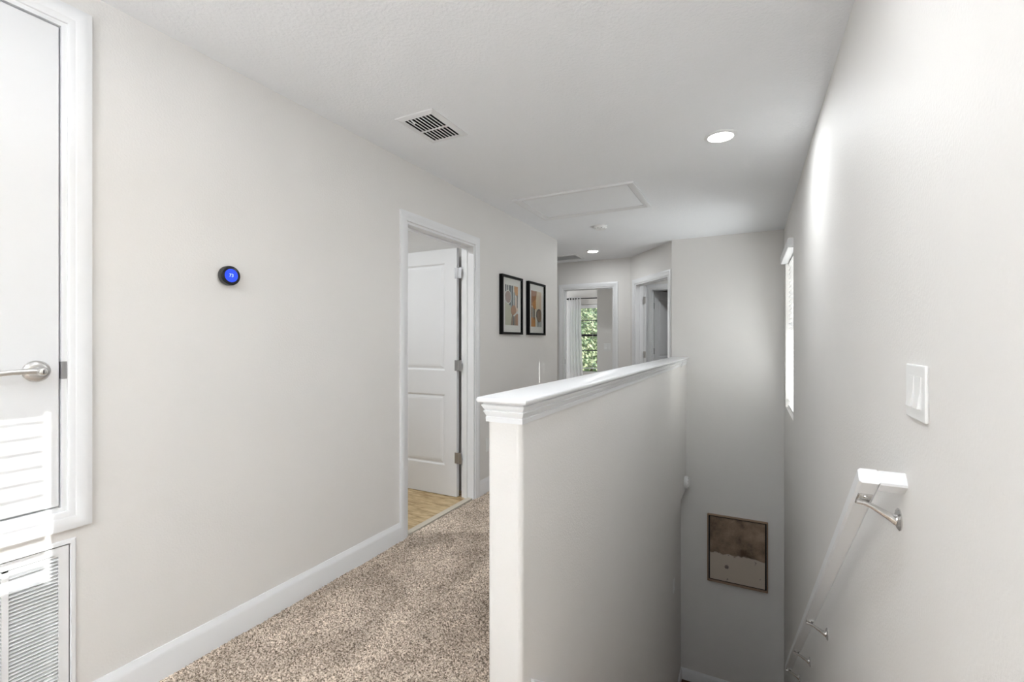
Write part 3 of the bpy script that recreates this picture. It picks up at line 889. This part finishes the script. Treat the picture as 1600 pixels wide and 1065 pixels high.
picture(4.116, 'framed abstract print with orange and brown shapes, nearer the hall end', [
    ('rect', (0, 0, 1, 1), 'cream'), ('poly', [(0, 0.55), (0.45, 0.7), (0.55, 1), (0, 1)], 'rust'), ('poly', [(0.1, 0.65), (0.45, 0.78), (0.5, 0.45), (0.2, 0.5)], 'orange'), ('rect', (0.55, 0.45, 1, 1), 'cream'),
    ('rect', (0.8, 0.5, 1, 0.95), 'blush'), ('rect', (0, 0, 0.45, 0.26), 'orange'), ('rect', (0.0, 0.26, 0.1, 0.55), 'brown'), ('rect', (0.14, 0.24, 0.22, 0.52), 'slate'), ('rect', (0.26, 0.2, 0.33, 0.5), 'ink'), ('rect', (0.4, 0.0, 0.47, 0.5), 'pale'),
    ('rect', (0.5, 0, 1, 0.35), 'pale'), ('rect', (0.62, 0, 0.7, 0.3), 'ink'), ('rect', (0.8, 0, 0.86, 0.3), 'slate'), ('rect', (0.93, 0, 0.98, 0.3), 'ink'), ('ellipse', (0.76, 0.32, 0.27, 0.19), 'ink'), ('ellipse', (0.77, 0.31, 0.25, 0.17), 'brown'), ('rect', (0.62, 0.2, 0.68, 0.44), 'mauve')])

def outlet(T, u, z, label, name='wall_outlet', cat='outlet'):
    p = T((u, 0, z - 0.057))
    o_ = thing(name, tuple(p), label, cat)
    MB(T).box(u - 0.035, 0.0, z - 0.057, u + 0.035, 0.006, z + 0.057).build('cover_plate', M['plastic'], o_, bevel=0.002)
    for dz in (-0.024, 0.024):
        MB(T).box(u - 0.017, 0.005, z + dz - 0.014, u + 0.017, 0.0085, z + dz + 0.014).build('socket', M['plastic'], o_, bevel=0.002)
    return o_
outlet(TL, 3.37, 0.40, 'white outlet low on the left wall past the bathroom door, mostly hidden')

def switch(T, u, z, w, n, label, group=None):
    p = T((u, 0, z - 0.058))
    o_ = thing('light_switch', tuple(p), label, 'light switch', group)
    MB(T).box(u - w / 2, 0, z - 0.058, u + w / 2, 0.0065, z + 0.058).build('cover_plate', M['plastic'], o_, bevel=0.003)
    for k in range(n):
        c_ = u + (k - (n - 1) / 2) * 0.046
        MB(T).box(c_ - 0.0175, 0.0052, z - 0.034, c_ + 0.0175, 0.0072, z + 0.034).build('rocker_frame', M['plastic'], o_, bevel=0.0006, seg=1)
        MB(T).loft([[(uu_, nn, zz) for nn, zz in ((0.006, z - 0.0325), (0.0135, z - 0.0325), (0.0085, z), (0.007, z + 0.0325), (0.006, z + 0.0325))] for uu_ in (c_ - 0.0155, c_ + 0.0155)]).build('rocker', M['plastic'], o_, bevel=0.0006, seg=1)
switch(TR, 1.258, 1.166, 0.128, 2, 'white double rocker switch on the right wall above the handrail')
switch(frame((0, 7.35, 0), (1, 0, 0), (0, -1, 0)), -2.054, 1.175, 0.117, 2, 'white double switch on the shaded wall inside the bedroom doorway')
switch(frame((XH1, 0, 0), (0, 1, 0), (1, 0, 0)), 4.57, -1.04, 0.07, 1, 'white switch near the lower end of the stairwell wall')

# ------------------------------------------------------------------ handrail on the right wall
SLOPE = 0.805
ax = Vector((0, 1, -SLOPE)).normalized(); upv = Vector((0, SLOPE, 1)).normalized()
hr = thing('handrail', (XR, 1.36, 0.9), 'white square handrail sloping down the right stair wall on metal brackets', 'handrail')
p0 = Vector((0.2275, 1.352, 0.972))           # outer top corner of the upper end
hw_, hh_ = 0.041, 0.036
def rail_ring(p):
    # p: outer top corner; section spans +X by hw_, -upv by hh_
    c0 = 0.005
    X = Vector((1, 0, 0))
    q = [(c0, 0), (hw_ - c0, 0), (hw_, c0), (hw_, hh_ - c0), (hw_ - c0, hh_), (c0, hh_), (0, hh_ - c0), (0, c0)]
    return [p + X * a - upv * b for a, b in q]
Lr = 2.55 * math.sqrt(1 + SLOPE ** 2)
MB().loft([rail_ring(p0), rail_ring(p0 + ax * Lr)]).build('rail', M['white'], hr)
m = MB()
c0 = 0.004
q = [(c0, 0), (hw_ - c0, 0), (hw_, c0), (hw_, hh_ - c0), (hw_ - c0, hh_), (c0, hh_), (0, hh_ - c0), (0, c0)]
base = Vector((0, p0.y, p0.z))
m.loft([[Vector((x, 0, 0)) + base + ax * (a - 0.0003) - upv * (b - 0.0003) for a, b in q] for x in (p0.x + hw_ - 0.001, XR)])
m.build('wall_return', M['white'], hr)
for yb, zb_k in ((1.398, 0.855), (2.54, None), (3.22, None), (3.84, None)):
    # foot of the arm on the wall, saddle under the rail
    rail_bot = lambda y: p0.z - (y - p0.y) * SLOPE - hh_ * math.sqrt(1 + SLOPE ** 2)
    sx = p0.x + hw_ / 2
    ys = yb
    zs_ = rail_bot(ys)
    zw = zs_ - 0.040
    yw = ys
    br = MB().lathe((XR, yw, zw), (-1, 0, 0), [(0, 0.026), (0.002, 0.026), (0.005, 0.022), (0.008, 0.013)], 20).build('bracket', M['chrome'], hr, auto=0.6)
    MB().tube([(XR - 0.004, yw, zw - 0.004), (XR - 0.022, yw, zw + 0.006), (sx + 0.016, yw, zs_ - 0.016), (sx, yw, zs_ - 0.010), (sx - 0.014, yw, zs_ - 0.009)], [0.012, 0.0085, 0.0065, 0.0065, 0.006], 10).build('arm', M['chrome'], br, auto=0.8)
    X = Vector((1, 0, 0)); c_ = Vector((sx, ys, zs_))
    m = MB()
    m.loft([[c_ + ax * s + X * a - upv * b for a, b in ((-0.015, -0.0005), (0.015, -0.0005), (0.013, 0.004), (-0.013, 0.004))] for s in (-0.028, 0.028)])
    m.build('saddle', M['chrome'], br, bevel=0.001, seg=1)
    for s in (-0.02, 0.02):
        MB().lathe(c_ + ax * s - upv * 0.004, -upv, [(0, 0.005), (0.002, 0.0045), (0.003, 0.002)], 10).build('screw', M['chrome'], br)

# ------------------------------------------------------------------ painting and alarm in the stairwell
pt = thing('canvas_painting', (-0.1245, YF, -1.372), 'brown over cream abstract canvas in a wooden floater frame in the stairwell', 'painting')
Tp = frame((-0.419, YF, -1.372), (1, 0, 0), (0, -1, 0))
PW, PH = 0.589, 0.735
MB(Tp).sweep((0.011, 0.011, PW - 0.011, PH - 0.011), [(0.011, 0.001), (0.011, 0.038), (0.0, 0.038), (0.0, 0.001)], True).build('floater_frame', M['woodframe'], pt, bevel=0.001, seg=1)
MB(Tp).box(0.012, 0.002, 0.012, PW - 0.012, 0.008, PH - 0.012).build('backing', M['dark'], pt)
MB(Tp).box(0.027, 0.007, 0.027, PW - 0.027, 0.026, PH - 0.027).build('canvas', M['canvas'], pt, bevel=0.002)

def smoke_alarm(c, axis, r, label):
    if abs(axis[0]) > 0.5:
        a = thing('smoke_alarm', tuple(c), label, 'smoke alarm')
        MB().lathe(Vector(c) - Vector(axis) * 0.012, axis, [(0, r * 0.9), (0.012, r * 0.9)], 24).build('mounting_block', M['plastic'], a)
    else:
        a = thing('smoke_alarm', tuple(c), label, 'smoke alarm')
    c = Vector(c); axis = Vector(axis)
    MB().lathe(c, axis, [(0, r), (0.008, r)], 32).build('base_plate', M['plastic'], a, auto=0.6)
    MB().lathe(c + axis * 0.008, axis, [(0, r * 0.93), (0.014, r * 0.93), (0.024, r * 0.84), (0.028, r * 0.55)], 32).build('cover', M['plastic'], a, auto=0.5)
    e1 = axis.orthogonal().normalized(); e2 = axis.cross(e1)
    for k in range(10):
        t = 2 * math.pi * k / 10
        d = e1 * math.cos(t) + e2 * math.sin(t); s = axis.cross(d)
        p = c + d * r * 0.74 + axis * 0.0265
        MB().add([p + d * a_ + s * b_ + axis * h_ for h_ in (0, 0.0045) for a_, b_ in ((-0.009, -0.0045), (0.009, -0.0045), (0.009, 0.0045), (-0.009, 0.0045))], [(0, 1, 2, 3), (4, 5, 6, 7), (0, 1, 5, 4), (1, 2, 6, 5), (2, 3, 7, 6), (3, 0, 4, 7)]).build('vent_slot', M['dark'], a)
    MB().lathe(c + axis * 0.035, axis, [(0, r * 0.2), (0.003, r * 0.18)], 16).build('test_button', M['plastic'], a)
smoke_alarm((XH1 + 0.012, 5.40, -0.285), (1, 0, 0), 0.07, 'white round smoke alarm on the stairwell wall above the painting')
smoke_alarm((-1.343, 4.55, H), (0, 0, -1), 0.068, 'white round smoke alarm on the ceiling beyond the attic hatch')

# ------------------------------------------------------------------ ceiling things
def ceil_T(x, y):
    # u = +X, second axis = +Y, third = downwards
    return lambda p: Vector((x + p[0], y + p[2], H - p[1]))
# supply vent
v = thing('ceiling_vent', (-1.53, 2.02, H), 'white louvred supply vent with black slots in the ceiling nearest the viewer', 'air vent')
T0 = ceil_T(0, 0)
rc = (VT[0], VT[1], VT[2], VT[3])
MB(T0).sweep((VT[0], VT[1], VT[2], VT[3]), [(0.032, 0), (0.030, 0.004), (0.006, 0.010), (0.0, 0.010), (0.0, 0.002)], True).build('frame', M['white'], v)
MB(T0).box(VT[0], -0.10, VT[1], VT[2], -0.085, VT[3]).build('duct', M['dark'], v)
m = MB()
for (x0_, x1_, y0_, y1_) in ((VT[0], VT[0] + 0.002, VT[1], VT[3]), (VT[2] - 0.002, VT[2], VT[1], VT[3]), (VT[0], VT[2], VT[1], VT[1] + 0.002), (VT[0], VT[2], VT[3] - 0.002, VT[3])):
    m.box(x0_, y0_, H - 0.004, x1_, y1_, H + 0.11)
m.build('duct_wall', M['dark'], v)
ym = 2.035
MB().box(VT[0], ym - 0.005, H - 0.010, VT[2], ym + 0.005, H - 0.006).build('cross_bar', M['white'], v)
ns = 8
pw = (VT[2] - VT[0]) / ns
s0 = MB().box(VT[0] + 0.001, VT[1], H - 0.010, VT[0] + 0.0075, VT[3], H - 0.0085).loft([[(VT[0] + 0.004 + dx, y, H + dz) for dx, dz in ((-0.001, -0.009), (0.001, -0.009), (-0.0115, -0.001), (-0.0135, -0.001))] for y in (VT[1], VT[3])]).build('slat', M['white'], v)
for k in range(1, ns):
    dupe(s0, (k * pw, 0, 0), v)
MB().tube([(-1.575, VT[1] + 0.006, H - 0.006), (-1.565, VT[1] + 0.028, H - 0.022)], 0.0035, 8).build('damper_lever', M['white'], v)

# second, return style vent
v2 = thing('ceiling_vent', ((V2[0] + V2[2]) / 2, (V2[1] + V2[3]) / 2, H), 'white framed vent in the ceiling by the hall end corner', 'air vent')
MB(T0).sweep(V2, [(0.03, 0), (0.028, 0.006), (0.004, 0.012), (0.0, 0.012), (0.0, -0.02)], True).build('frame', M['white'], v2)
MB(T0).box(V2[0], -0.05, V2[1], V2[2], -0.04, V2[3]).build('duct', M['white'], v2)
s1 = MB().loft([[(x, V2[1] + dx, H + dz) for dx, dz in ((0.0, -0.008), (0.003, -0.008), (0.018, 0.006), (0.015, 0.006))] for x in (V2[0], V2[2])]).build('slat', M['white'], v2)
for k in range(1, 15):
    dupe(s1, (0, k * 0.0185, 0), v2)

# attic hatch
HA = (-1.685, 3.425, -0.805, 4.00)
ah = thing('attic_hatch', (-1.245, 3.71, H), 'white framed attic access hatch in the ceiling', 'attic hatch')
MB(T0).sweep(HA, [(0.055, 0), (0.055, 0.012), (0.050, 0.016), (0.030, 0.017), (0.022, 0.013), (0.008, 0.010), (0.0, 0.006), (0.0, 0)], True).build('trim_frame', M['white'], ah, auto=0.5)
MB(T0).box(HA[0] + 0.004, 0.0, HA[1] + 0.004, HA[2] - 0.004, 0.003, HA[3] - 0.004).build('hatch_panel', M['ceiling'], ah)

def downlight(x, y, label, energy):
    d = thing('recessed_light', (x, y, H), label, 'ceiling light', 'recessed ceiling lights')
    MB().lathe((x, y, H), (0, 0, -1), [(0, 0.086), (0.003, 0.086), (0.007, 0.080), (0.010, 0.068), (0.006, 0.064), (0.0, 0.064)], 48).build('trim_ring', M['white'], d, auto=0.6)
    MB().lathe((x, y, H - 0.004), (0, 0, -1), [(0, 0.064), (0.005, 0.064)], 48).build('lens', M['lens'], d)
    l = light('recessed_lamp', 'AREA', (x, y, H - 0.016), energy, (0, 0, -1), 0.12, None, (0.925, 0.97, 1.0), 'DISK')
    return d
downlight(-0.147, 2.86, 'round recessed light glowing in the ceiling above the stairs', 3.8)
downlight(-1.80, 5.76, 'round recessed light glowing in the ceiling near the hall end', 2.0)
downlight(-0.85, -1.1, 'unseen round fill light added in the loft ceiling behind the viewer', 2.0)  # from here on: unseen fill lights, added to brighten hall and rooms
downlight(-0.32, 1.0, 'unseen round fill light added in the ceiling over the top of the stairs', 2.7)
downlight(-1.22, 0.75, 'unseen round fill light added in the ceiling near the access door', 0.15)
downlight(-0.85, -2.8, 'unseen round fill light added deep in the loft ceiling', 4.0)
downlight(-2.75, 1.95, 'unseen round fill light added in the bathroom ceiling', 5.6)  # added to light the open bathroom door
downlight(-0.35, 6.35, 'unseen round fill light added in the room beyond the angled doorway', 3.0)  # added to lift the dark room behind the angled wall

# made-up uplighter behind the viewer, added to brighten the ceiling
fl = thing('fill_uplighter', (-0.75, -1.5, 0.0), 'brushed metal uplighter added unseen in the loft to brighten the ceiling', 'floor lamp')
MB().lathe((-0.75, -1.5, 0.002), (0, 0, 1), [(0, 0.14), (0.012, 0.14), (0.022, 0.12), (0.03, 0.02)], 32).build('base', M['nickel'], fl, auto=0.6)
MB().tube([(-0.75, -1.5, 0.02), (-0.75, -1.5, 1.56)], 0.011, 14).build('pole', M['nickel'], fl, auto=0.8)
MB().lathe((-0.75, -1.5, 1.55), (0, 0, 1), [(0, 0.02), (0.02, 0.07), (0.06, 0.14), (0.11, 0.18), (0.108, 0.172), (0.055, 0.13), (0.03, 0.07), (0.028, 0.01)], 36).build('bowl_shade', M['nickel'], fl, auto=0.8)
light('ceiling_fill_lamp', 'AREA', (-0.75, -1.5, 1.645), 33, (0, 0, 1), 0.22, None, (0.93, 0.97, 1.0), 'DISK')

# ------------------------------------------------------------------ outdoors: unseen bounce ground, and the view from the bedroom window
o = MB().box(0.6, -30, -3.4, 40, 40, -3.0).build('bounce_ground', M['paving'])  # unseen, added pale to throw sun up through the blinds
tag(o, 'unseen pale ground added outside the right wall to bounce sunlight', 'paving', kind='structure')
o = MB().box(-40, 9.8, -3.4, 0.6, 60, -3.0).build('ground_lawn', M['grass'])
tag(o, 'green lawn outside the bedroom window', 'lawn', kind='structure')
def tree(x, y, zc, r, n, label):
    t = thing('garden_tree', (x, y, -3.0), label, 'tree', 'trees outside the bedroom window')
    MB().tube([(x, y, -3.05), (x + 0.1, y, -1.2), (x - 0.05, y + 0.05, zc - 0.2)], [0.2, 0.15, 0.07], 10).build('trunk', M['bark'], t, smooth=True)
    for k in range(5):
        a = k * 1.26
        MB().tube([(x, y, -0.9 + 0.2 * k), (x + 0.6 * r * math.cos(a), y + 0.6 * r * math.sin(a), zc - 0.2 + 0.25 * k)], [0.07, 0.025], 7).build('branch', M['bark'], t, smooth=True)
    d = rng.normal(size=(n, 3)); d /= np.linalg.norm(d, axis=1)[:, None]
    rad = r * (0.35 + 0.65 * rng.uniform(0, 1, n) ** 0.6) * (1 + 0.18 * np.sin(5 * d[:, 0] + 7 * d[:, 2]))
    c = d * rad[:, None] * np.array([1, 1, 1.15]) + np.array([x, y, zc])
    e1 = rng.normal(size=(n, 3)); e1 /= np.linalg.norm(e1, axis=1)[:, None]
    e2 = np.cross(e1, d); e2 /= np.linalg.norm(e2, axis=1)[:, None] + 1e-9
    s = rng.uniform(0.05, 0.09, n)[:, None]
    vs = np.stack([c - e1 * s, c + e2 * s * 0.5, c + e1 * s, c - e2 * s * 0.5], 1).reshape(-1, 3)
    me = bpy.data.meshes.new('leaves')
    me.from_pydata([tuple(p) for p in vs - np.array([x, y, -3.0])], [], [(4 * i, 4 * i + 1, 4 * i + 2, 4 * i + 3) for i in range(n)])
    lo = link_mesh('leaves', me, M['leaf'], t, (x, y, -3.0))
    lo['kind'] = 'stuff'
tree(-4.9, 13.2, 0.9, 1.5, 7000, 'nearest leafy green tree outside the bedroom window')
tree(-4.6, 18.2, 1.4, 2.0, 7000, 'leafy green tree behind the nearest one outside the bedroom window')
tree(-9.4, 22.5, 2.0, 2.4, 7000, 'tall leafy green tree farthest outside the bedroom window')
